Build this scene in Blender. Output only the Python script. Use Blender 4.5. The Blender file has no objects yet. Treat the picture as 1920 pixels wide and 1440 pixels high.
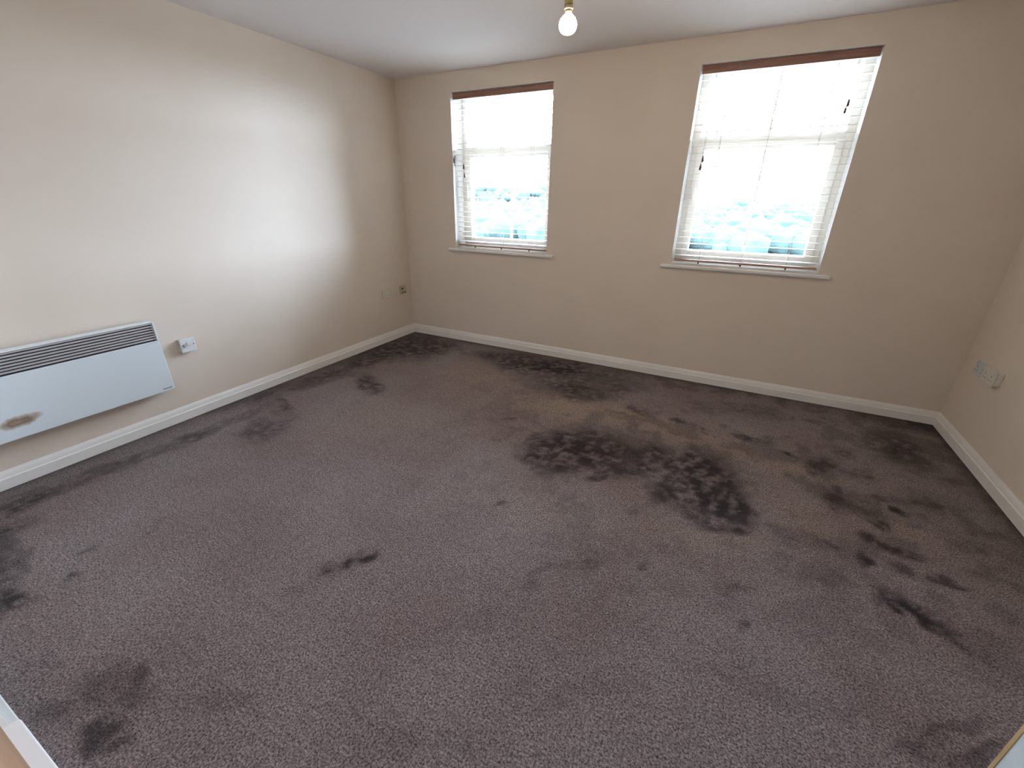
import bpy, bmesh, math, random
import numpy as np
from mathutils import Vector, Matrix

# ------------------------------------------------------------------ camera, sky, light, exposure
S = bpy.context.scene
COL = S.collection
S.view_settings.view_transform = 'Standard'
S.view_settings.look = 'None'
S.view_settings.gamma = 1.0
S.view_settings.use_curve_mapping = False
S.view_settings.exposure = 0.0

cam = bpy.data.cameras.new('camera')
cam_o = bpy.data.objects.new('camera', cam)
COL.objects.link(cam_o)
cam.sensor_fit = 'HORIZONTAL'
cam.sensor_width = 36.0
cam.lens = 795.044 / 1920 * 36.0
cam.clip_start = 0.005
cam.clip_end = 2000
cam_o.location = (3.134869, -3.666633, 1.405109)
cam_o.rotation_euler = (1.158661, -0.0121226, 0.4774845)
S.camera = cam_o

SKY = 79.0
w = bpy.data.worlds.new('overcast_sky')
S.world = w
w.use_nodes = True
nt = w.node_tree
bg = nt.nodes['Background']
tc = nt.nodes.new('ShaderNodeTexCoord')
sep = nt.nodes.new('ShaderNodeSeparateXYZ')
rmp = nt.nodes.new('ShaderNodeValToRGB')
nt.links.new(tc.outputs['Generated'], sep.inputs[0])
nt.links.new(sep.outputs['Z'], rmp.inputs[0])
rmp.color_ramp.elements[0].position = 0.0
rmp.color_ramp.elements[0].color = (0.80, 0.98, 1.27, 1)
rmp.color_ramp.elements[1].position = 1.0
rmp.color_ramp.elements[1].color = (0.77, 0.96, 1.28, 1)
nt.links.new(rmp.outputs[0], bg.inputs[0])
bg.inputs[1].default_value = SKY

W, H = 4.5754, 2.4
YF = -3.692          # room face of the front wall
YH = -5.0            # end of the hall behind the camera
WALL_T = 0.26
WIN = [(0.6173, 1.5912, 0.951, 2.249), (2.6640, 3.6482, 0.949, 2.2475)]   # x0, x1, z0, z1 of the openings

# daylight sampling portals in the two window openings
for (x0, x1, z0, z1) in WIN:
    L = bpy.data.lights.new('window_portal', 'AREA')
    L.shape = 'RECTANGLE'; L.size = x1 - x0; L.size_y = z1 - z0
    L.cycles.is_portal = True
    lo = bpy.data.objects.new('window_portal', L)
    lo.location = ((x0 + x1) / 2, WALL_T + 0.03, (z0 + z1) / 2)
    lo.rotation_euler = (math.radians(-90), 0, 0)
    COL.objects.link(lo)

# ------------------------------------------------------------------ helpers
def mat(name, col, rough=0.6, spec=0.3, metal=0.0, **kw):
    m = bpy.data.materials.new(name); m.use_nodes = True
    b = m.node_tree.nodes['Principled BSDF']
    b.inputs['Base Color'].default_value = (*col, 1)
    b.inputs['Roughness'].default_value = rough
    b.inputs['Specular IOR Level'].default_value = spec
    b.inputs['Metallic'].default_value = metal
    for k, v in kw.items():
        b.inputs[k.replace('_', ' ')].default_value = v
    return m

def N(m, t): return m.node_tree.nodes.new(t)
def L_(m, a, b): m.node_tree.links.new(a, b)

def noise_mix(m, c1, c2, scale, detail=4, lo=0.35, hi=0.65, coord='Object', stretch=(1, 1, 1)):
    b = m.node_tree.nodes['Principled BSDF']
    tc = N(m, 'ShaderNodeTexCoord'); mp = N(m, 'ShaderNodeMapping'); n = N(m, 'ShaderNodeTexNoise')
    mp.inputs['Scale'].default_value = stretch
    n.inputs['Scale'].default_value = scale; n.inputs['Detail'].default_value = detail
    r = N(m, 'ShaderNodeValToRGB')
    r.color_ramp.elements[0].position = lo; r.color_ramp.elements[0].color = (*c1, 1)
    r.color_ramp.elements[1].position = hi; r.color_ramp.elements[1].color = (*c2, 1)
    L_(m, tc.outputs[coord], mp.inputs[0]); L_(m, mp.outputs[0], n.inputs['Vector'])
    L_(m, n.outputs['Fac'], r.inputs[0]); L_(m, r.outputs[0], b.inputs['Base Color'])
    return n, r

def bump(m, scale, strength, dist, detail=3):
    b = m.node_tree.nodes['Principled BSDF']
    tc = N(m, 'ShaderNodeTexCoord'); n = N(m, 'ShaderNodeTexNoise'); bp = N(m, 'ShaderNodeBump')
    n.inputs['Scale'].default_value = scale; n.inputs['Detail'].default_value = detail
    bp.inputs['Strength'].default_value = strength; bp.inputs['Distance'].default_value = dist
    L_(m, tc.outputs['Object'], n.inputs['Vector']); L_(m, n.outputs['Fac'], bp.inputs['Height'])
    L_(m, bp.outputs[0], b.inputs['Normal'])

def box(bm, x0, x1, y0, y1, z0, z1):
    x0, x1 = sorted((x0, x1)); y0, y1 = sorted((y0, y1)); z0, z1 = sorted((z0, z1))
    v = [bm.verts.new(p) for p in ((x0, y0, z0), (x1, y0, z0), (x1, y1, z0), (x0, y1, z0),
                                   (x0, y0, z1), (x1, y0, z1), (x1, y1, z1), (x0, y1, z1))]
    for f in ((0, 3, 2, 1), (4, 5, 6, 7), (0, 1, 5, 4), (1, 2, 6, 5), (2, 3, 7, 6), (3, 0, 4, 7)):
        bm.faces.new([v[i] for i in f])

def lathe(bm, prof, cx, cy, seg=32):
    rings = []
    for r, z in prof:
        if r < 1e-6:
            rings.append([bm.verts.new((cx, cy, z))])
        else:
            rings.append([bm.verts.new((cx + r * math.cos(2 * math.pi * k / seg), cy + r * math.sin(2 * math.pi * k / seg), z)) for k in range(seg)])
    for a, b in zip(rings, rings[1:]):
        for k in range(seg):
            j = (k + 1) % seg
            if len(a) == 1 and len(b) == 1: continue
            if len(a) == 1: bm.faces.new((a[0], b[j], b[k]))
            elif len(b) == 1: bm.faces.new((a[k], a[j], b[0]))
            else: bm.faces.new((a[k], a[j], b[j], b[k]))
    bmesh.ops.recalc_face_normals(bm, faces=bm.faces)

def tube(bm, pts, r, seg=8):
    rings = []
    pts = [Vector(p) for p in pts]
    for i, p in enumerate(pts):
        d = (pts[min(i + 1, len(pts) - 1)] - pts[max(i - 1, 0)]).normalized()
        a = d.orthogonal().normalized() if abs(d.z) < .99 else Vector((1, 0, 0))
        b = d.cross(a).normalized()
        rings.append([bm.verts.new(p + r * (math.cos(2 * math.pi * k / seg) * a + math.sin(2 * math.pi * k / seg) * b)) for k in range(seg)])
    for q, s in zip(rings, rings[1:]):
        for k in range(seg):
            j = (k + 1) % seg
            bm.faces.new((q[k], q[j], s[j], s[k]))
    bm.faces.new(rings[0][::-1]); bm.faces.new(rings[-1])
    bmesh.ops.recalc_face_normals(bm, faces=bm.faces)

def prism(bm, prof, p0, p1, nrm, up=Vector((0, 0, 1)), m0=0.0, m1=0.0):
    """extrude profile [(d, z)] (d along nrm) from p0 to p1; m0/m1 mitre the ends by d"""
    p0 = Vector(p0); p1 = Vector(p1); nrm = Vector(nrm); t = (p1 - p0).normalized()
    a = [bm.verts.new(p0 + nrm * d + up * z + t * (d * m0)) for d, z in prof]
    b = [bm.verts.new(p1 + nrm * d + up * z - t * (d * m1)) for d, z in prof]
    n = len(prof)
    for k in range(n):
        j = (k + 1) % n
        bm.faces.new((a[k], a[j], b[j], b[k]))
    bm.faces.new(a[::-1]); bm.faces.new(b)
    bmesh.ops.recalc_face_normals(bm, faces=bm.faces)

def obj(name, bm, m, parent=None, smooth=False, bevel=0.0, seg=2):
    me = bpy.data.meshes.new(name); bm.to_mesh(me); bm.free()
    o = bpy.data.objects.new(name, me); COL.objects.link(o)
    if m: me.materials.append(m)
    if smooth:
        for p in me.polygons: p.use_smooth = True
    if bevel:
        md = o.modifiers.new('bevel', 'BEVEL'); md.width = bevel; md.segments = seg; md.limit_method = 'ANGLE'
    if parent is not None:
        o.parent = parent
        o.matrix_parent_inverse = Matrix.Translation(-Vector(parent.location))
    return o

def boxo(name, b, m, parent=None, **k):
    bm = bmesh.new()
    for q in (b if isinstance(b[0], (tuple, list)) else [b]): box(bm, *q)
    return obj(name, bm, m, parent, **k)

def thing(name, label, cat, loc, group=None):
    o = bpy.data.objects.new(name, None); o.empty_display_size = .05
    o.location = loc; COL.objects.link(o)
    o['label'] = label; o['category'] = cat
    if group: o['group'] = group
    return o

def tag(o, label, cat, group=None):
    o['label'] = label; o['category'] = cat
    if group: o['group'] = group
    return o

def struct(o, label=None):
    o['kind'] = 'structure'
    if label: o['label'] = label
    return o

# ------------------------------------------------------------------ materials
M_wall = mat('cream_wall_paint', (.75, .645, .545), .85, .15)
noise_mix(M_wall, (.74, .635, .535), (.76, .655, .555), 3.0)
bump(M_wall, 220, .15, .002)
M_ceil = mat('white_ceiling_paint', (.79, .735, .71), .9, .1)
bump(M_ceil, 180, .12, .002)
M_trim = mat('white_gloss_trim', (.86, .82, .78), .35, .4)
M_upvc = mat('white_window_plastic', (.83, .79, .73), .35, .4)
M_sill = mat('white_sill_paint', (.82, .79, .76), .4, .4)
M_slat = mat('cream_painted_slat', (.88, .80, .70), .45, .35)
M_val = mat('brown_wood_valance', (.25, .125, .085), .5, .3)
noise_mix(M_val, (.22, .105, .07), (.30, .155, .11), 6, 5, stretch=(1, 12, 12))
M_rail = mat('brown_wood_rail', (.36, .21, .15), .5, .3)
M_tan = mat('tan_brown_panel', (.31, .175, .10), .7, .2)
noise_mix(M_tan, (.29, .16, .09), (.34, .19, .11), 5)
M_shade_trim = mat('shaded_white_trim', (.60, .60, .56), .5, .3)  # white trim with the chamfer's shade put into its colour
M_slot2 = mat('pale_socket_slot', (.28, .26, .24), .6)
M_ring = mat('dark_holder_ring', (.03, .025, .015), .5)
M_cord = mat('cream_cord', (.45, .40, .36), .8)
M_acorn = mat('dark_wood_acorn', (.10, .05, .035), .5)
M_plastic = mat('white_socket_plastic', (.78, .78, .78), .35, .4)
M_cream_pl = mat('aged_white_plastic', (.70, .66, .57), .4, .4)
M_dark = mat('dark_socket_slot', (.03, .028, .025), .6)
M_brass = mat('aged_brass_holder', (.13, .115, .05), .5, .3, .2)
M_leaf = mat('white_door_paint', (.56, .58, .55), .45, .35)
noise_mix(M_leaf, (.48, .53, .53), (.60, .60, .57), 9)
M_lip = mat('tan_wood_lipping', (.55, .40, .23), .5)
noise_mix(M_lip, (.38, .25, .11), (.48, .33, .16), 8, stretch=(8, 8, 1))
M_hand = mat('satin_steel', (.6, .6, .6), .35, .5, 1.0)

M_glass = bpy.data.materials.new('window_glass'); M_glass.use_nodes = True
_n = M_glass.node_tree; _n.nodes.clear()
_o = _n.nodes.new('ShaderNodeOutputMaterial'); _mx = _n.nodes.new('ShaderNodeMixShader')
_t = _n.nodes.new('ShaderNodeBsdfTransparent'); _g = _n.nodes.new('ShaderNodeBsdfGlossy')
_f = _n.nodes.new('ShaderNodeFresnel'); _f.inputs[0].default_value = 1.45
_t.inputs[0].default_value = (.96, .985, .98, 1); _g.inputs['Roughness'].default_value = .01
_n.links.new(_f.outputs[0], _mx.inputs[0]); _n.links.new(_t.outputs[0], _mx.inputs[1])
_n.links.new(_g.outputs[0], _mx.inputs[2]); _n.links.new(_mx.outputs[0], _o.inputs[0])

STAINS_SHADE = [[0.322, -0.458, 0.331, 0.187, 0.291, -0.351, 0.8],  # carpet stains; shade beside the walls is put in as dark ellipses too
[0.199, -0.858, 0.089, 0.319, 0.163, -0.143, 0.6],
[0.636, -1.365, 0.195, -0.016, 0.096, -0.126, 0.75],
[0.215, -1.203, 0.083, 0.278, 0.15, -0.118, 0.5],
[0.228, -1.501, 0.026, 0.282, 0.101, -0.067, 0.5],
[1.575, -0.289, 0.466, 0.058, 0.086, -0.208, 0.75],
[1.999, -0.426, 0.399, 0.113, 0.12, -0.35, 0.55],
[2.201, -0.659, 0.253, 0.041, 0.04, -0.142, 0.6],
[2.428, -0.282, 0.268, 0.01, 0.04, -0.214, 0.4],
[2.396, -1.564, 0.192, 0.033, 0.059, -0.204, 0.7],
[2.366, -1.741, 0.082, 0.044, 0.047, -0.109, 0.5],
[2.608, -1.379, 0.326, 0.029, 0.037, -0.204, 0.75],
[2.721, -1.549, 0.177, 0.032, 0.024, -0.139, 0.5],
[2.968, -1.416, 0.232, -0.083, -0.011, -0.202, 0.75],
[3.225, -1.396, 0.162, -0.171, -0.063, -0.231, 0.9],
[3.356, -1.677, 0.046, -0.113, -0.083, -0.137, 0.8],
[3.176, -1.728, 0.141, -0.04, -0.015, -0.112, 0.6],
[3.027, -1.689, 0.097, -0.028, -0.007, -0.085, 0.75],
[2.677, -1.719, 0.043, 0.052, 0.015, -0.03, 0.7],
[2.795, -1.599, 0.101, 0.002, 0.006, -0.064, 0.5],
[2.696, -0.793, 0.078, -0.039, 0.002, -0.06, 0.6],
[2.984, -0.819, 0.062, -0.007, 0.001, -0.059, 0.75],
[3.119, -0.856, 0.063, -0.048, -0.005, -0.038, 0.5],
[3.402, -0.853, 0.058, -0.02, -0.008, -0.061, 0.7],
[3.642, -0.923, 0.057, -0.02, -0.008, -0.043, 0.85],
[3.501, -0.822, 0.091, 0.03, -0.003, -0.062, 0.4],
[3.159, -0.49, 0.143, 0.009, 0.001, -0.098, 0.35],
[3.475, -0.366, 0.17, -0.008, -0.008, -0.1, 0.4],
[3.816, -0.977, 0.095, 0.032, -0.017, -0.113, 0.7],
[3.753, -1.053, 0.041, -0.037, -0.015, -0.05, 0.5],
[3.815, -1.31, 0.068, -0.056, -0.022, -0.062, 0.65],
[3.855, -1.224, 0.02, -0.035, -0.018, -0.041, 0.6],
[3.985, -0.974, 0.065, 0.022, -0.009, -0.045, 0.5],
[3.954, -0.754, 0.038, 0.004, -0.008, -0.038, 0.7],
[4.231, -0.477, 0.136, -0.077, -0.082, -0.251, 0.6],
[4.294, -0.603, 0.106, -0.056, -0.068, -0.193, 0.5],
[4.031, -1.209, 0.049, -0.015, -0.013, -0.039, 0.6],
[3.942, -1.317, 0.078, -0.021, -0.03, -0.094, 0.4],
[4.1, -1.287, 0.033, -0.009, -0.009, -0.026, 0.85],
[4.283, -1.157, 0.087, -0.006, -0.021, -0.055, 0.55],
[4.232, -1.162, 0.129, 0.021, -0.045, -0.138, 0.25],
[3.977, -1.446, 0.04, -0.02, -0.014, -0.037, 0.75],
[3.9, -1.566, 0.05, -0.022, -0.013, -0.035, 0.7],
[3.991, -1.596, 0.079, -0.008, -0.012, -0.034, 0.7],
[3.861, -1.735, 0.037, -0.023, -0.019, -0.045, 0.95],
[3.99, -1.729, 0.037, -0.025, -0.021, -0.044, 0.5],
[4.044, -1.603, 0.072, 0.002, -0.01, -0.029, 0.4],
[4.294, -1.445, 0.043, -0.0, -0.015, -0.035, 0.45],
[4.129, -1.743, 0.047, -0.019, -0.014, -0.029, 0.7],
[3.752, -1.702, 0.035, -0.012, -0.01, -0.028, 0.5],
[3.691, -1.938, 0.108, 0.01, -0.016, -0.061, 0.3],
[4.416, -0.827, 0.052, -0.008, -0.025, -0.066, 0.5],
[3.909, -1.909, 0.06, -0.018, -0.025, -0.059, 0.9],
[3.966, -1.934, 0.055, -0.047, -0.026, -0.049, 0.95],
[3.901, -1.994, 0.045, -0.023, -0.016, -0.033, 1.0],
[4.015, -1.96, 0.04, -0.044, -0.024, -0.04, 0.85],
[4.055, -2.007, 0.058, -0.05, -0.026, -0.045, 0.6],
[4.114, -2.048, 0.053, -0.047, -0.023, -0.037, 0.35],
[4.528, -0.08, 0.174, 0.024, -0.037, -0.12, 0.7],
[4.373, -0.079, 0.262, 0.005, -0.028, -0.102, 0.5],
[4.557, -0.494, 0.003, -0.3, -0.052, -0.087, 0.5],
[4.559, -0.963, 0.003, -0.216, -0.045, -0.066, 0.5],
[0.582, -2.255, 0.094, 0.101, 0.137, -0.084, 0.6],
[0.354, -1.948, 0.152, -0.028, 0.036, -0.042, 0.6],
[0.053, -1.988, -0.006, 0.239, 0.096, -0.047, 0.45],
[0.141, -1.829, 0.019, 0.245, 0.116, -0.065, 0.4],
[0.496, -2.044, 0.134, 0.025, 0.091, -0.077, 0.3],
[0.606, -3.452, 0.078, 0.042, 0.251, -0.067, 0.6],
[0.953, -3.53, 0.037, 0.081, 0.094, -0.013, 0.8],
[1.042, -3.359, 0.007, 0.035, 0.026, -0.005, 0.65],
[0.903, -3.27, 0.005, 0.034, 0.021, -0.004, 0.5],
[0.977, -3.081, 0.008, 0.05, 0.022, -0.006, 0.4],
[0.22, -3.304, 0.004, 0.153, 0.095, -0.016, 0.6],
[0.241, -3.059, 0.007, 0.224, 0.064, -0.015, 0.5],
[0.289, -2.705, 0.012, 0.283, 0.064, -0.021, 0.45],
[0.287, -2.292, 0.009, 0.263, 0.064, -0.028, 0.4],
[0.357, -3.385, 0.022, 0.106, 0.134, -0.021, 0.4],
[1.697, -3.479, 0.109, 0.057, 0.071, -0.03, 0.45],
[1.782, -3.565, 0.042, 0.053, 0.08, -0.014, 0.7],
[1.603, -3.597, 0.069, 0.036, 0.053, -0.018, 0.4],
[1.691, -3.431, 0.03, 0.016, 0.043, -0.019, 0.6],
[2.019, -3.361, 0.085, 0.045, 0.03, -0.018, 0.3],
[1.363, -3.582, 0.037, 0.059, 0.041, -0.006, 0.2],
[1.971, -2.751, 0.033, 0.027, 0.014, -0.012, 0.8],
[1.928, -2.812, 0.012, 0.025, 0.014, -0.007, 0.7],
[1.912, -2.861, 0.008, 0.017, 0.011, -0.005, 0.6],
[1.921, -2.823, 0.059, 0.102, 0.038, -0.02, 0.25],
[1.934, -1.349, 0.059, 0.048, 0.012, -0.02, 0.7],
[2.79, -2.321, 0.073, 0.061, 0.018, -0.036, 0.35],
[2.658, -2.471, 0.045, 0.085, 0.019, -0.016, 0.3],
[1.874, -2.989, 0.03, 0.044, 0.021, -0.01, 0.2],
[2.553, -2.758, 0.09, 0.073, 0.025, -0.03, 0.15],
[3.901, -2.466, 0.116, 0.102, 0.001, -0.031, 0.5],
[4.0, -2.479, 0.086, 0.08, 0.001, -0.027, 0.6],
[3.406, -2.355, 0.024, 0.013, 0.0, -0.016, 0.6],
[3.39, -2.171, 0.064, 0.034, 0.001, -0.025, 0.35],
[3.023, -2.256, 0.028, 0.015, 0.002, -0.011, 0.6],
[2.92, -2.853, 0.17, 0.108, 0.014, -0.028, 0.15],
[3.262, -2.56, 0.093, 0.008, -0.004, -0.025, 0.15],
[3.48, -2.558, 0.126, -0.022, -0.016, -0.039, 0.2],
[2.6, -3.179, 0.116, 0.085, 0.026, -0.022, 0.2],
[3.651, -2.519, 0.077, 0.006, -0.009, -0.023, 0.2],
[2.317, -2.166, 0.042, 0.023, 0.01, -0.018, 0.5]]
WORN = [[2.296, -0.992, 0.418, 0.08, 0.048, -0.167, 0.8],
[2.928, -0.961, 0.408, -0.035, 0.006, -0.14, 0.6],
[3.496, -1.055, 0.238, -0.072, -0.022, -0.134, 0.5],
[1.239, -0.778, 0.371, 0.108, 0.165, -0.277, 0.45],
[3.646, -1.565, 0.123, -0.022, -0.04, -0.162, 0.35],
[1.732, -1.009, 0.53, 0.057, 0.118, -0.269, 0.3],
[1.08, -1.77, 0.39, 0.213, 0.231, -0.239, 0.25],
[3.803, -1.908, 0.098, -0.009, -0.012, -0.034, 0.3],
[3.308, -1.905, 0.259, 0.06, -0.005, -0.095, 0.3],
[2.484, -2.144, 0.409, 0.097, 0.06, -0.185, 0.2],
[4.123, -1.432, 0.103, -0.025, -0.027, -0.069, 0.4]]
# ------------------------------------------------------------------ room shell
def wall_with_holes(name, holes, x0, x1, z0, z1, y0, y1, m):
    xs = sorted({x0, x1, *[h[0] for h in holes], *[h[1] for h in holes]})
    zs = sorted({z0, z1, *[h[2] for h in holes], *[h[3] for h in holes]})
    bm = bmesh.new()
    inside = lambda x, z: any(h[0] < x < h[1] and h[2] < z < h[3] for h in holes)
    solid = [[not inside((a + b) / 2, (c + d) / 2) for c, d in zip(zs, zs[1:])] for a, b in zip(xs, xs[1:])]
    vc = {}
    def V(x, y, z):
        k = (round(x, 5), round(y, 5), round(z, 5))
        if k not in vc: vc[k] = bm.verts.new(k)
        return vc[k]
    for i in range(len(xs) - 1):
        for j in range(len(zs) - 1):
            if not solid[i][j]: continue
            a, b, c, d = xs[i], xs[i + 1], zs[j], zs[j + 1]
            bm.faces.new((V(a, y0, c), V(b, y0, c), V(b, y0, d), V(a, y0, d)))
            bm.faces.new((V(a, y1, d), V(b, y1, d), V(b, y1, c), V(a, y1, c)))
            if i == 0 or not solid[i - 1][j]: bm.faces.new((V(a, y0, c), V(a, y0, d), V(a, y1, d), V(a, y1, c)))
            if i == len(xs) - 2 or not solid[i + 1][j]: bm.faces.new((V(b, y0, d), V(b, y0, c), V(b, y1, c), V(b, y1, d)))
            if j == 0 or not solid[i][j - 1]: bm.faces.new((V(b, y0, c), V(a, y0, c), V(a, y1, c), V(b, y1, c)))
            if j == len(zs) - 2 or not solid[i][j + 1]: bm.faces.new((V(a, y0, d), V(b, y0, d), V(b, y1, d), V(a, y1, d)))
    bmesh.ops.recalc_face_normals(bm, faces=bm.faces)
    return obj(name, bm, m)

DOOR = (2.80, 3.615, 0.0, 2.02)
wb = wall_with_holes('wall_back', WIN, -.12, W + .12, 0, H, 0, WALL_T, M_wall)
wb.data.materials.append(mat('white_reveal', (.88, .86, .83), .6, .3))
for p in wb.data.polygons:            # faces inside the two openings get a whiter material than the wall
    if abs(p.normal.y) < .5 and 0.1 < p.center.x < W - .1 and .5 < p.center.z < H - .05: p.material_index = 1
struct(wb)
struct(boxo('wall_left', (-.12, 0, YH - .1, 0, 0, H), M_wall))
struct(boxo('wall_right', (W, W + .12, YH - .1, 0, 0, H), M_wall))
struct(wall_with_holes('wall_front', [(DOOR[0], DOOR[1], -1, DOOR[3])], 0, W, 0, H, YF - .11, YF, M_wall))
struct(boxo('wall_hall', (0, W, YH - .1, YH, 0, H), M_wall))
struct(boxo('ceiling', (-.12, W + .12, YH - .1, WALL_T, H, H + .12), M_ceil))

# baseboards, moulded top
SK = [(0, 0), (.018, 0), (.018, .055), (.0125, .061), (.0125, .066), (.009, .080), (.005, .089), (.003, .095), (0, .095)]
def skirt(name, p0, p1, nrm, m0=0., m1=0., prof=SK, m=None):
    bm = bmesh.new(); prism(bm, prof, p0, p1, nrm, m0=m0, m1=m1)
    return struct(obj(name, bm, m or M_trim))
skirt('baseboard_left', (0, 0, 0), (0, YF, 0), (1, 0, 0), 1, 0)
skirt('baseboard_back', (0, 0, 0), (W, 0, 0), (0, -1, 0), 1, 1)
skirt('baseboard_right', (W, 0, 0), (W, YF, 0), (-1, 0, 0), 1, 0)
SKF = [(0, 0), (.031, 0), (.031, .076), (.028, .082), (.011, .086), (0, .086)]
skirt('baseboard_front', (.02, YF, 0), (1.64, YF, 0), (0, 1, 0), prof=SKF, m=M_shade_trim)
skirt('trim_3', (.02, YF, 0), (1.64, YF, 0), (0, 1, 0), prof=[(0, .086), (.011, .086), (.011, .096), (0, .096)])
skirt('trim_1', (1.64, YF, 0), (2.74, YF, 0), (0, 1, 0), prof=[(0, 0), (.033, 0), (.033, .084), (.030, .094), (0, .098)])
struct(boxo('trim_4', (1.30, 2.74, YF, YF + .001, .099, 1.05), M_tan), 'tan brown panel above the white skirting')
# door lining and architrave of the doorway the camera stands in
struct(boxo('trim_2', [(DOOR[0] - .0, DOOR[0] + .02, YF - .11, YF, 0, DOOR[3]), (DOOR[1] - .02, DOOR[1], YF - .11, YF, 0, DOOR[3]),
                       (DOOR[0] + .02, DOOR[1] - .02, YF - .11, YF, DOOR[3] - .02, DOOR[3])], M_trim))

# ------------------------------------------------------------------ carpet with stains and painted edge shade
def carpet():
    x0, x1, y0, y1 = 0., W, YH, 0.
    step = .014
    nx = int((x1 - x0) / step); ny = int((y1 - y0) / step)
    xs = np.linspace(x0, x1, nx + 1); ys = np.linspace(y0, y1, ny + 1)
    X, Y = np.meshgrid(xs, ys)
    rng = np.random.RandomState(5)
    def vnoise(scale, seed):
        r = np.random.RandomState(seed)
        g = r.rand(int((y1 - y0) * scale) + 4, int((x1 - x0) * scale) + 4)
        u = (X - x0) * scale; v = (Y - y0) * scale
        i = u.astype(int); j = v.astype(int); fu = u - i; fv = v - j
        fu = fu * fu * (3 - 2 * fu); fv = fv * fv * (3 - 2 * fv)
        return (g[j, i] * (1 - fu) + g[j, i + 1] * fu) * (1 - fv) + (g[j + 1, i] * (1 - fu) + g[j + 1, i + 1] * fu) * fv
    n1 = vnoise(4, 1); n2 = vnoise(11, 2); n3 = vnoise(26, 3); n4 = vnoise(55, 4)
    fr = (n1 * .3 + n2 * .3 + n3 * .25 + n4 * .15) - .5
    wx = (vnoise(9, 7) - .5) * .06 + (vnoise(28, 8) - .5) * .04; wy = (vnoise(9, 9) - .5) * .06 + (vnoise(28, 10) - .5) * .04
    def field(lst, soft):
        out = np.zeros_like(X)
        for cx, cy, ux, uy, vx, vy, k in lst:
            det = ux * vy - uy * vx
            dx = X + wx - cx; dy = Y + wy - cy
            a = (dx * vy - dy * vx) / det; b = (ux * dy - uy * dx) / det
            d = np.sqrt(a * a + b * b) + fr * 1.5
            t = np.clip((1.42 - d) / soft, 0, 1); t = t * t * (3 - 2 * t)
            out = 1 - (1 - out) * (1 - k * t)
        return out
    dirt_shade = field(STAINS_SHADE, .75) * np.clip(.92 + 1.1 * (n3 - .5) + 1.0 * (n4 - .5), .25, 1.15)
    region = np.clip((X - 1.2) / 1.5, 0, 1) * np.clip((Y + 2.7) / 1.2, 0, 1)
    mot = np.clip((n1 * .35 + n2 * .4 + n3 * .25 - .52) / .14, 0, 1)
    dirt_shade = 1 - (1 - dirt_shade) * (1 - (.04 + .32 * region) * mot)
    # grime and corner shade painted into the carpet along the skirtings
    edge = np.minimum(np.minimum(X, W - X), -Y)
    dirt_shade = np.clip(1 - (1 - dirt_shade) * (1 - .62 * np.exp(-np.maximum(edge - .02, 0) / .06) * (.6 + .8 * n2)), 0, 1)
    worn = np.clip(field(WORN, 1.1), 0, 1)
    me = bpy.data.meshes.new('floor')
    Z = np.zeros_like(X)
    co = np.stack([X, Y, Z], -1).reshape(-1, 3)
    idx = np.arange((nx + 1) * (ny + 1)).reshape(ny + 1, nx + 1)
    q = np.stack([idx[:-1, :-1], idx[:-1, 1:], idx[1:, 1:], idx[1:, :-1]], -1).reshape(-1, 4)
    me.vertices.add(len(co)); me.vertices.foreach_set('co', co.ravel())
    me.loops.add(q.size); me.loops.foreach_set('vertex_index', q.ravel())
    me.polygons.add(len(q)); me.polygons.foreach_set('loop_start', np.arange(0, q.size, 4))
    me.polygons.foreach_set('loop_total', np.full(len(q), 4))
    me.update(calc_edges=True); me.validate()
    for nm, f in (('dirt_shade', dirt_shade), ('worn', worn)):
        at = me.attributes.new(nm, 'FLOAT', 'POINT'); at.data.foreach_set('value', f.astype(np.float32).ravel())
    m = mat('dirty_grey_carpet', (.1, .1, .1), .95, .08)
    b = m.node_tree.nodes['Principled BSDF']
    b.inputs['Sheen Weight'].default_value = .07
    b.inputs['Sheen Roughness'].default_value = .5
    tc = N(m, 'ShaderNodeTexCoord')
    def noise(scale, detail=2, rough=.6):
        n = N(m, 'ShaderNodeTexNoise'); n.inputs['Scale'].default_value = scale
        n.inputs['Detail'].default_value = detail; n.inputs['Roughness'].default_value = rough
        L_(m, tc.outputs['Object'], n.inputs['Vector']); return n
    pile = noise(150, 3, .75)
    big = noise(1.6, 5, .6)
    fine = noise(38, 4, .7)
    # base tone mottled between warm and cool grey
    r0 = N(m, 'ShaderNodeValToRGB'); L_(m, big.outputs['Fac'], r0.inputs[0])
    r0.color_ramp.elements[0].position = .35; r0.color_ramp.elements[0].color = (*C_BASE0, 1)
    r0.color_ramp.elements[1].position = .65; r0.color_ramp.elements[1].color = (*C_BASE1, 1)
    at2 = N(m, 'ShaderNodeAttribute'); at2.attribute_name = 'worn'
    mw = N(m, 'ShaderNodeMix'); mw.data_type = 'RGBA'; L_(m, at2.outputs['Fac'], mw.inputs[0])
    L_(m, r0.outputs[0], mw.inputs[6]); mw.inputs[7].default_value = (*C_WORN, 1)
    # pile speckle multiplies
    r1 = N(m, 'ShaderNodeValToRGB'); L_(m, pile.outputs['Fac'], r1.inputs[0])
    r1.color_ramp.elements[0].position = .36; r1.color_ramp.elements[0].color = (.25, .25, .26, 1)
    r1.color_ramp.elements[1].position = .67; r1.color_ramp.elements[1].color = (1.9, 1.9, 1.9, 1)
    mm = N(m, 'ShaderNodeMix'); mm.data_type = 'RGBA'; mm.blend_type = 'MULTIPLY'; mm.inputs[0].default_value = 1
    L_(m, mw.outputs[2], mm.inputs[6]); L_(m, r1.outputs[0], mm.inputs[7])
    r2 = N(m, 'ShaderNodeValToRGB'); L_(m, fine.outputs['Fac'], r2.inputs[0])
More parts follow.
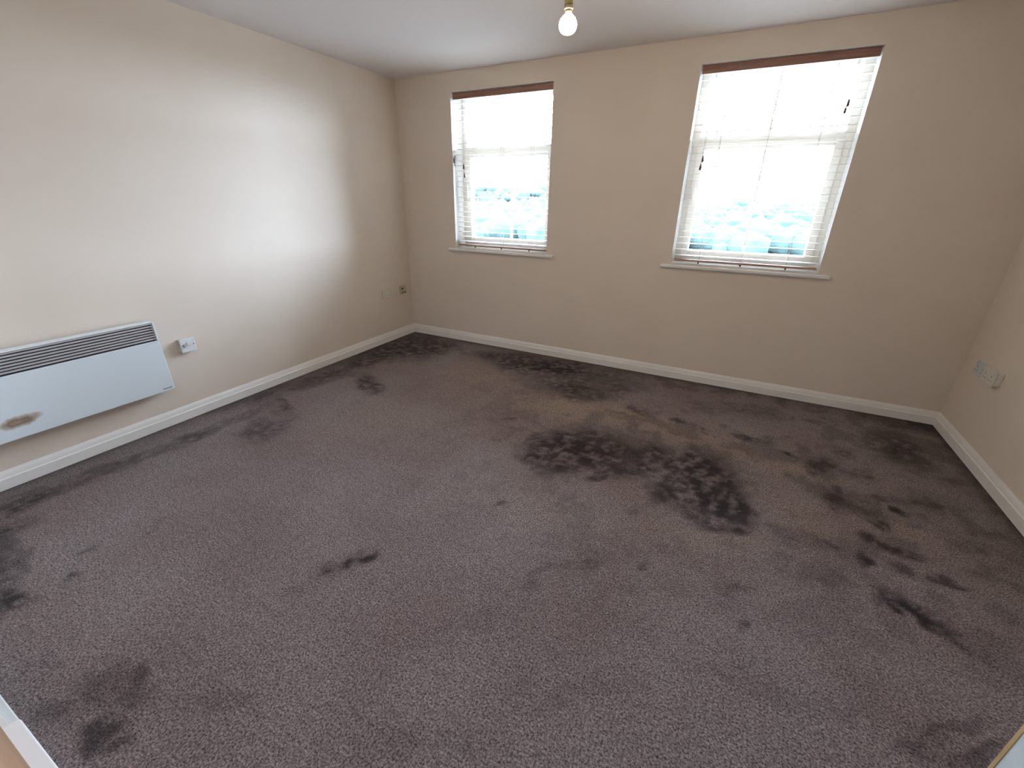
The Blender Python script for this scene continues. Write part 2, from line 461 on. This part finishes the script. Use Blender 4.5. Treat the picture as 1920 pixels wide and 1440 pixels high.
    r2.color_ramp.elements[0].position = .30; r2.color_ramp.elements[0].color = (.72, .72, .72, 1)
    r2.color_ramp.elements[1].position = .60; r2.color_ramp.elements[1].color = (1.05, 1.05, 1.05, 1)
    m2 = N(m, 'ShaderNodeMix'); m2.data_type = 'RGBA'; m2.blend_type = 'MULTIPLY'; m2.inputs[0].default_value = 1
    L_(m, mm.outputs[2], m2.inputs[6]); L_(m, r2.outputs[0], m2.inputs[7])
    at1 = N(m, 'ShaderNodeAttribute'); at1.attribute_name = 'dirt_shade'
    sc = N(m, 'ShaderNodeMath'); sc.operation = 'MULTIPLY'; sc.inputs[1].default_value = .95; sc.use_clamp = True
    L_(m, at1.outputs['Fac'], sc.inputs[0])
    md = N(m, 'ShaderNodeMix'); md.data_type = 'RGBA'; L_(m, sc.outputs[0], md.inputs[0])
    L_(m, m2.outputs[2], md.inputs[6]); md.inputs[7].default_value = (*C_DIRT_SHADE, 1)
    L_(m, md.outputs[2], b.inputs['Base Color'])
    bp = N(m, 'ShaderNodeBump'); bp.inputs['Strength'].default_value = .55; bp.inputs['Distance'].default_value = .006
    L_(m, pile.outputs['Fac'], bp.inputs['Height'])
    L_(m, bp.outputs[0], b.inputs['Normal'])
    me.materials.append(m)
    o = bpy.data.objects.new('floor', me); COL.objects.link(o)
    return struct(o, 'dark grey carpet with black stains and painted edge shade')
C_BASE0 = (.182, .133, .122); C_BASE1 = (.218, .176, .166); C_WORN = (.255, .19, .15); C_DIRT_SHADE = (.015, .009, .0085)
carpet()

# ------------------------------------------------------------------ windows
def window(n, x0, x1, z0, z1, bars):
    w_ = bpy.data.objects.new('window_%d' % n, None); w_.location = ((x0 + x1) / 2, .2, z0); COL.objects.link(w_)
    struct(w_)
    ya, yb = .165, .235
    f = .05
    tz0, tz1 = 1.755, 1.84           # transom with the two rails meeting
    boxo('window_frame', [(x0, x0 + f, ya, yb, z0, z1), (x1 - f, x1, ya, yb, z0, z1),
                          (x0 + f, x1 - f, ya, yb, z1 - f, z1), (x0 + f, x1 - f, ya, yb, z0, z0 + f),
                          (x0 + f, x1 - f, ya, yb, 1.787, tz1)], M_upvc, w_, bevel=.003)
    s = .05; a, b_ = x0 + f - .008, x1 - f + .008; c, d = z0 + f - .008, 1.795
    boxo('window_sash', [(a, a + s, ya - .012, yb - .01, c, d), (b_ - s, b_, ya - .012, yb - .01, c, d),
                         (a + s, b_ - s, ya - .012, yb - .01, d - s + .008, d), (a + s, b_ - s, ya - .012, yb - .01, c, c + s)],
         M_upvc, w_, bevel=.003)
    xm = (x0 + x1) / 2
    if n == 1: xm += .025
    boxo('glazing_bar', (xm - .009, xm + .009, .192, .212, c + s, d - s + .008), M_upvc, w_)
    if bars:
        boxo('glazing_bar', (xm - .009, xm + .009, .192, .212, tz1, z1 - f), M_upvc, w_)
    boxo('glass_pane', (x0 + f, x1 - f, .199, .205, tz1, z1 - f), M_glass, w_)
    boxo('glass_pane', (a + s, b_ - s, .199, .205, c + s, d - s + .008), M_glass, w_)
    # casement handle on the sash stile
    bm = bmesh.new(); box(bm, a + .016, a + .034, ya - .022, ya - .012, 1.42, 1.48)
    box(bm, a + .018, a + .032, ya - .04, ya - .028, 1.40, 1.52); box(bm, a + .02, a + .03, ya - .03, ya - .02, 1.44, 1.46)
    obj('window_handle', bm, M_upvc, w_, bevel=.003)
    boxo('window_board', (x0, x1, 0, ya, z0 - .028, z0 - .004), M_sill, w_)
    bm = bmesh.new()
    e = .074
    box(bm, x0 - e, x1 + e, -.03, 0.0, z0 - .030, z0 - .004)
    obj('sill_nosing', bm, M_sill, w_, bevel=.008, seg=4)
window(1, *WIN[0], False)
window(2, *WIN[1], True)

# ------------------------------------------------------------------ venetian blinds
def slat_bm(x0, x1, yc, z):
    bm = bmesh.new()
    d, t = .024, .0014
    prof = [(-d, -.0012), (-d * .5, .0004), (0, .001), (d * .5, .0004), (d, -.0012)]
    top = [(y, zz + t) for y, zz in prof]; bot = [(y, zz - t) for y, zz in prof][::-1]
    pr = top + bot
    A = [bm.verts.new((x0, yc + y, z + zz)) for y, zz in pr]; B = [bm.verts.new((x1, yc + y, z + zz)) for y, zz in pr]
    n = len(pr)
    for k in range(n):
        j = (k + 1) % n; bm.faces.new((A[k], A[j], B[j], B[k]))
    bm.faces.new(A[::-1]); bm.faces.new(B)
    bmesh.ops.recalc_face_normals(bm, faces=bm.faces)
    return bm

def acorn_bm(x, y, z, s=1.0):
    bm = bmesh.new()
    lathe(bm, [(0, z + .022 * s), (.003 * s, z + .020 * s), (.0045 * s, z + .012 * s), (.0075 * s, z), (.009 * s, z - .012 * s), (.0075 * s, z - .02 * s), (0, z - .023 * s)], x, y, 14)
    return bm

def blind(label, x0, x1, z0, z1, cords):
    a, b = x0 + .008, x1 - .006
    t = thing('venetian_blind', label, 'window blind', ((x0 + x1) / 2, .05, z0 + .02), 'venetian blinds in the two windows')
    boxo('valance', (a, b, .022, .032, z1 - .051, z1 - .003), M_val, t, bevel=.002)
    boxo('headrail', (a + .004, b - .004, .036, .086, z1 - .043, z1 - .001), M_slat, t)
    yc = .060; zt = z1 - .079; N_ = 27; pitch = (zt - (z0 + .064)) / (N_ - 1)
    for i in range(N_):
        obj('slat', slat_bm(a + .004, b - .004, yc, zt - i * pitch), M_slat, t)
    boxo('bottom_rail', (a + .004, b - .004, yc - .025, yc + .025, z0 + .020, z0 + .034), M_rail, t, bevel=.003)
    wd = x1 - x0
    for fx in (.2, .5, .8):
        x = x0 + wd * fx
        bm = bmesh.new()
        for yy in (yc - .0262, yc + .0262): tube(bm, [(x, yy, z1 - .05), (x, yy, z0 + .03)], .0011, 6)
        for i in range(N_): tube(bm, [(x, yc - .026, zt - i * pitch - .0032), (x, yc + .026, zt - i * pitch - .0032)], .0007, 5)
        obj('ladder_cord', bm, M_cord, t)
        bm = bmesh.new(); lathe(bm, [(0, z0 + .021), (.006, z0 + .020), (.006, z0 + .012), (.003, z0 + .004), (0, z0 + .003)], x, yc - .012, 12)
        obj('cord_plug', bm, M_acorn, t)
    for (x, z) in cords:
        bm = bmesh.new(); tube(bm, [(x, .0285, z1 - .045), (x, .0285, z + .02)], .0011, 6)
        c = obj('pull_cord', bm, M_cord, t)
        obj('cord_acorn', acorn_bm(x, .026, z), M_acorn, c, smooth=True)
blind('cream slatted venetian blind with brown valance in the window nearer the left corner', *WIN[0], [(.719, 1.672), (.727, 1.600)])
blind('cream slatted venetian blind with brown valance in the window nearer the right wall', *WIN[1], [(2.769, 1.684), (2.762, 1.632), (3.551, 1.972), (3.545, 1.935)])

# small cleat on the left reveal of the first window
bm = bmesh.new(); box(bm, WIN[0][0], WIN[0][0] + .010, .008, .024, 1.70, 1.74)
box(bm, WIN[0][0] + .010, WIN[0][0] + .018, .010, .022, 1.675, 1.765)
tag(obj('cord_cleat', bm, mat('grey_plastic', (.28, .28, .30), .5), bevel=.003), 'small grey cord cleat on the left reveal of the left window', 'cord cleat')

# ------------------------------------------------------------------ wall heater
def heater():
    y0, y1, z0, z1, xd = -3.33, -2.447, .262, .700, .085
    t = thing('convector_heater', 'white electric panel heater with brown scorch mark on the left wall', 'heater', (0, (y0 + y1) / 2, z0))
    m = mat('white_heater_enamel', (.74, .80, .83), .35, .4)
    b = m.node_tree.nodes['Principled BSDF']
    tc = N(m, 'ShaderNodeTexCoord'); mp = N(m, 'ShaderNodeMapping'); L_(m, tc.outputs['Object'], mp.inputs[0])
    mp.vector_type = 'TEXTURE'
    mp.inputs['Location'].default_value = (0, -3.128, .349); mp.inputs['Scale'].default_value = (1, .092, .033)
    mp.inputs['Rotation'].default_value = (math.radians(4), 0, 0)
    nz = N(m, 'ShaderNodeTexNoise'); nz.inputs['Scale'].default_value = 22; nz.inputs['Detail'].default_value = 3
    L_(m, tc.outputs['Object'], nz.inputs['Vector'])
    sp = N(m, 'ShaderNodeSeparateXYZ'); L_(m, mp.outputs[0], sp.inputs[0])
    def mth(op, a, b_=None, c=None):
        q = N(m, 'ShaderNodeMath'); q.operation = op
        for i, v in enumerate((a, b_, c)):
            if v is None: continue
            if isinstance(v, (int, float)): q.inputs[i].default_value = v
            else: L_(m, v, q.inputs[i])
        return q.outputs[0]
    r2 = mth('ADD', mth('MULTIPLY', sp.outputs[1], sp.outputs[1]), mth('MULTIPLY', sp.outputs[2], sp.outputs[2]))
    d = mth('ADD', mth('SQRT', r2), mth('MULTIPLY', mth('SUBTRACT', nz.outputs['Fac'], .5), .9))
    rp = N(m, 'ShaderNodeValToRGB'); L_(m, d, rp.inputs[0])
    e = rp.color_ramp.elements; e[0].position = 0; e[0].color = (.40, .28, .21, 1); e[1].position = 1; e[1].color = (.74, .80, .83, 1)
    k = rp.color_ramp.elements.new(.35); k.color = (.27, .19, .14, 1)
    k = rp.color_ramp.elements.new(.72); k.color = (.52, .47, .41, 1)
    L_(m, rp.outputs[0], b.inputs['Base Color'])
    m_d = mat('heater_inside_grey', (.06, .045, .042), .7)
    m_g = mat('heater_louvre_grey', (.52, .49, .49), .45, .4)
    # back body on the wall, lower panel, upper frame around the grille
    boxo('body', (.022, xd - .013, y0 + .014, y1 - .014, z0 + .006, z1 - .008), m_d, t)
    bm = bmesh.new(); gz = .585
    box(bm, xd - .012, xd, y0, y1, z0, gz); obj('front_panel', bm, m, t, bevel=.004, seg=3)
    m_e = mat('heater_edge_white', (.80, .84, .84), .4, .4)
    fr = bmesh.new()
    box(fr, xd - .012, xd, y0, y0 + .012, gz, z1); box(fr, xd - .012, xd, y1 - .010, y1, gz, z1)
    box(fr, .024, xd - .012, y1 - .012, y1, z0, z1); box(fr, .024, xd - .012, y0, y0 + .012, z0, z1)
    box(fr, .024, xd - .012, y0 + .012, y1 - .010, z1 - .004, z1); box(fr, xd - .012, xd, y0 + .012, y1 - .010, z1 - .004, z1)
    obj('casing', fr, m_e, t, bevel=.0015)
    [boxo('wall_bracket', (0, .024, q, q + .03, z0 + .05, z1 - .05), m_d, t) for q in (y0 + .15, y1 - .18)]
    nl = 7
    for i in range(nl):
        z = gz + .0130 + i * (z1 - .008 - gz) / nl
        bm = bmesh.new()
        prof = [(xd - .010, z + .0022), (xd - .001, z - .0030), (xd, z - .0005), (xd - .009, z + .0048)]
        A = [bm.verts.new((x, y0 + .012, zz)) for x, zz in prof]; B = [bm.verts.new((x, y1 - .010, zz)) for x, zz in prof]
        for k in range(4):
            j = (k + 1) % 4; bm.faces.new((A[k], A[j], B[j], B[k]))
        bm.faces.new(A[::-1]); bm.faces.new(B); bmesh.ops.recalc_face_normals(bm, faces=bm.faces)
        obj('louvre', bm, m_g, t)
    # little dark maker's mark at the lower right corner
    bm = bmesh.new()
    yy = y1 - .062; rnd = random.Random(3)
    for i in range(7):
        x_ = xd + .0006; yb = yy + i * .0072; zb = z0 + .015
        h = .0085 if i in (0, 5) else .0062
        box(bm, xd, x_, yb, yb + .0016, zb, zb + h)
        box(bm, xd, x_, yb + .0038, yb + .0052, zb, zb + .0062)
        box(bm, xd, x_, yb + .0016, yb + .0038, zb + (.0048 if i % 2 else 0), zb + (.0062 if i % 2 else .0014))
    obj('logo', bm, M_dark, t)
heater()

# ------------------------------------------------------------------ sockets and plates
def plate(name, label, cat, wall, y0, y1, z0, z1, depth, m, group=None, back=None):
    """wall = 0 for the left wall (faces +x), 1 for the right wall (faces -x)"""
    X = (lambda d: d) if wall == 0 else (lambda d: W - d)
    t = thing(name, label, cat, (X(0), (y0 + y1) / 2, (z0 + z1) / 2), group)
    if depth > .015:
        boxo('back_box', (X(0), X(depth - .008), y0 + .002, y1 - .002, z0 + .002, z1 - .002), back or m, t, bevel=.003)
        boxo('faceplate', (X(depth - .008), X(depth), y0, y1, z0, z1), m, t, bevel=.003)
    else:
        boxo('faceplate', (X(0), X(depth), y0, y1, z0, z1), m, t, bevel=.003)
    return t, X

def gang(t, X, dp, yc, zc, m, s, M_dark=None):
    M_dark = M_dark or M_slot2
    """one British socket outlet: rocker above, three slots below"""
    boxo('rocker_switch', (X(dp), X(dp + .004), yc - .006 + s * .022, yc + .006 + s * .022, zc + .016, zc + .034), m, t, bevel=.0015)
    boxo('socket_slot', [(X(dp), X(dp + .0008), yc - .0025, yc + .0025, zc + .004, zc + .014),
                         (X(dp), X(dp + .0008), yc - .015, yc - .007, zc - .018, zc - .013),
                         (X(dp), X(dp + .0008), yc + .007, yc + .015, zc - .018, zc - .013)], M_dark, t)

t, X = plate('fused_switch', 'white surface-mounted switch box with rocker, beside the heater', 'switch', 0, -2.325, -2.237, .453, .541, .036, M_plastic,
             back=mat('grey_white_backbox', (.55, .54, .50), .5))
zc = .497
boxo('rocker_switch', (X(.036), X(.041), -2.288, -2.262, zc - .004, zc + .024), M_plastic, t, bevel=.002)
boxo('fuse_holder', (X(.036), X(.038), -2.312, -2.300, zc - .012, zc + .012), mat('grey_fuse_holder', (.34, .34, .37), .5), t, bevel=.001)
for (yy, zz) in ((-2.248, .500), (-2.314, .500)):
    bm = bmesh.new(); box(bm, X(.036), X(.0366), yy - .003, yy + .003, zz - .003, zz + .003); obj('screw', bm, M_dark, t)

t, X = plate('double_socket', 'pale double socket low on left wall near the far corner', 'socket', 0, -.452, -.306, .452, .538, .010, M_cream_pl)
for s in (-1, 1): gang(t, X, .010, -.379 + s * .036, .495, M_cream_pl, s)
t, X = plate('aerial_socket', 'cream socket plate with a dark round aerial hole, nearest the far left corner', 'socket', 0, -.185, -.099, .452, .540, .014, mat('yellowed_plastic', (.56, .49, .385), .5))
bm = bmesh.new(); tube(bm, [(.013, -.160, .512), (.0185, -.160, .512)], .009, 20); obj('aerial_port', bm, M_dark, t)
boxo('phone_port', [(.014, .0148, -.128, -.112, .462, .476), (.014, .0148, -.160, -.146, .462, .476)], M_dark, t)

t, X = plate('double_socket', 'flat pale double socket on right wall, the one nearer the corner', 'socket', 1, -.306, -.16, .450, .530, .010, mat('greyish_plastic', (.60, .61, .58), .45))
for s in (-1, 1): gang(t, X, .010, -.233 + s * .036, .490, M_cream_pl, s)
t, X = plate('surface_socket', 'raised cream socket box on right wall, farther from the corner', 'socket', 1, -.478, -.336, .463, .545, .036, M_cream_pl)
for s in (-1, 1): gang(t, X, .036, -.407 + s * .035, .504, M_cream_pl, s)

# ------------------------------------------------------------------ pendant bulb
bx, by, bz = 2.397, -1.8, 2.0
t = thing('pendant_light', 'lit bare bulb hanging from the ceiling in an old brass coloured holder', 'ceiling light', (bx, by, H))
bm = bmesh.new(); lathe(bm, [(0, H), (.05, H), (.048, H - .012), (.03, H - .022), (.008, H - .028), (0, H - .028)], bx, by, 32); obj('ceiling_rose', bm, M_plastic, t, smooth=True)
bm = bmesh.new(); tube(bm, [(bx, by, H - .026), (bx, by, bz + .11)], .0032, 8); obj('cord', bm, M_plastic, t)
bm = bmesh.new(); lathe(bm, [(0, bz + .115), (.010, bz + .114), (.012, bz + .098), (.0165, bz + .094), (.0165, bz + .060), (0, bz + .060)], bx, by, 28)
hl = obj('lamp_holder', bm, M_brass, t)
bm = bmesh.new(); lathe(bm, [(0, bz + .0605), (.0175, bz + .060), (.0165, bz + .051), (.012, bz + .049), (0, bz + .049)], bx, by, 28)
obj('shade_ring', bm, M_ring, hl)
bm = bmesh.new(); lathe(bm, [(0, bz + .050), (.0125, bz + .049), (.0125, bz + .040), (.013, bz + .036)], bx, by, 28)
obj('bulb_neck', bm, mat('pinkish_bulb_neck', (.30, .17, .12), .4), t, smooth=True)
m_bulb = mat('glowing_bulb', (1, .95, .85), .3)
bb = m_bulb.node_tree.nodes['Principled BSDF']
bb.inputs['Emission Color'].default_value = (1, .80, .52, 1); bb.inputs['Emission Strength'].default_value = 340.0
bm = bmesh.new(); lathe(bm, [(.013, bz + .036), (.018, bz + .032), (.026, bz + .024), (.0315, bz + .013), (.033, bz + .003), (.0315, bz - .007), (.026, bz - .016), (.017, bz - .022), (.008, bz - .0245), (0, bz - .025)], bx, by, 36)
obj('bulb', bm, m_bulb, t, smooth=True)

# ------------------------------------------------------------------ open door leaf beside the camera (right)
hx, hy = 3.600, YF + .012
ang = math.atan2(.752, .085)
d = bpy.data.objects.new('door_1', None); d.location = (hx, hy, 0); d.rotation_euler = (0, 0, ang); COL.objects.link(d); struct(d, 'open white door')
def dpart(name, b, m, **k):
    bm = bmesh.new()
    for q in (b if isinstance(b[0], tuple) else [b]): box(bm, *q)
    o = obj(name, bm, m, None, **k); o.parent = d; return o
LW = .757
dpart('door_leaf', (0, LW - .010, -.035, 0, .008, 1.99), M_leaf)
dpart('door_lipping', (LW - .010, LW, -.036, .001, .008, 1.99), M_lip, bevel=.001)
hd = dpart('door_handle', [(LW - .085, LW - .045, 0, .008, .95, 1.10), (LW - .072, LW - .058, .008, .05, 1.035, 1.05), (LW - .17, LW - .058, .042, .056, 1.033, 1.052)], M_hand, bevel=.003)

# ------------------------------------------------------------------ outside: lower ground and distant woodland seen through the panes
M_field = mat('pale_fields', (.30, .36, .33), .95, .05)
noise_mix(M_field, (.011, .0185, .0175), (.026, .035, .033), .035, 5, .42, .58)
bm = bmesh.new()
v = [bm.verts.new(p) for p in ((-700, 3, -9), (700, 3, -9), (700, 900, -9), (-700, 900, -9))]
bm.faces.new(v)
g = obj('ground', bm, M_field); g['kind'] = 'structure'
M_bounce = mat('pale_bounce_slab', (.42, .41, .38), .9, .05)
noise_mix(M_bounce, (.25, .24, .225), (.31, .30, .28), .6, 5)
g = boxo('bounce_slab', (-70, 70, 2.5, 72, -9, -8.95), M_bounce); g['kind'] = 'structure'  # unseen pale slab added to bounce daylight up onto the ceiling
M_tree = mat('hazy_tree_leaves', (.09, .19, .17), .9, .05)
noise_mix(M_tree, (.012, .022, .020), (.022, .033, .031), .25, 5, .4, .65)
rnd = random.Random(11)
bm = bmesh.new()
def crown(x, y, z, r):
    s = len(bm.verts)
    res = bmesh.ops.create_icosphere(bm, subdivisions=(1 if r < 7 else 2), radius=r)
    for q in res['verts']:
        k = 1 + rnd.uniform(-.16, .16)
        q.co = Vector((q.co.x * k + x, q.co.y * k + y, q.co.z * k * .8 + z))
for i in range(1900):
    y = rnd.uniform(90, 420)
    x = rnd.uniform(-1.1, .45) * y
    r = rnd.uniform(1.4, 3.8) * (1 + y / 400)
    if math.sin(x * .05 + 1) + math.sin(y * .04 + x * .02) > 1.45: continue
    crown(x, y, -9 + r * .6, r)
for i in range(420):                  # wooded rise on the horizon, higher to the left
    x = rnd.uniform(-620, 320); k = rnd.random(); r = rnd.uniform(4, 8)
    s = min(max((-70 - x) / 130, 0), 1); s = s * s * (3 - 2 * s)
    crown(x, 430 + 60 * k, -9 + r * .5 + k * (6 + 14 * s) - 3, r)
o = obj('woodland', bm, M_tree, smooth=True)
tag(o, 'hazy blue-green woodland beyond the windows, below the white sky', 'trees'); o['kind'] = 'stuff'
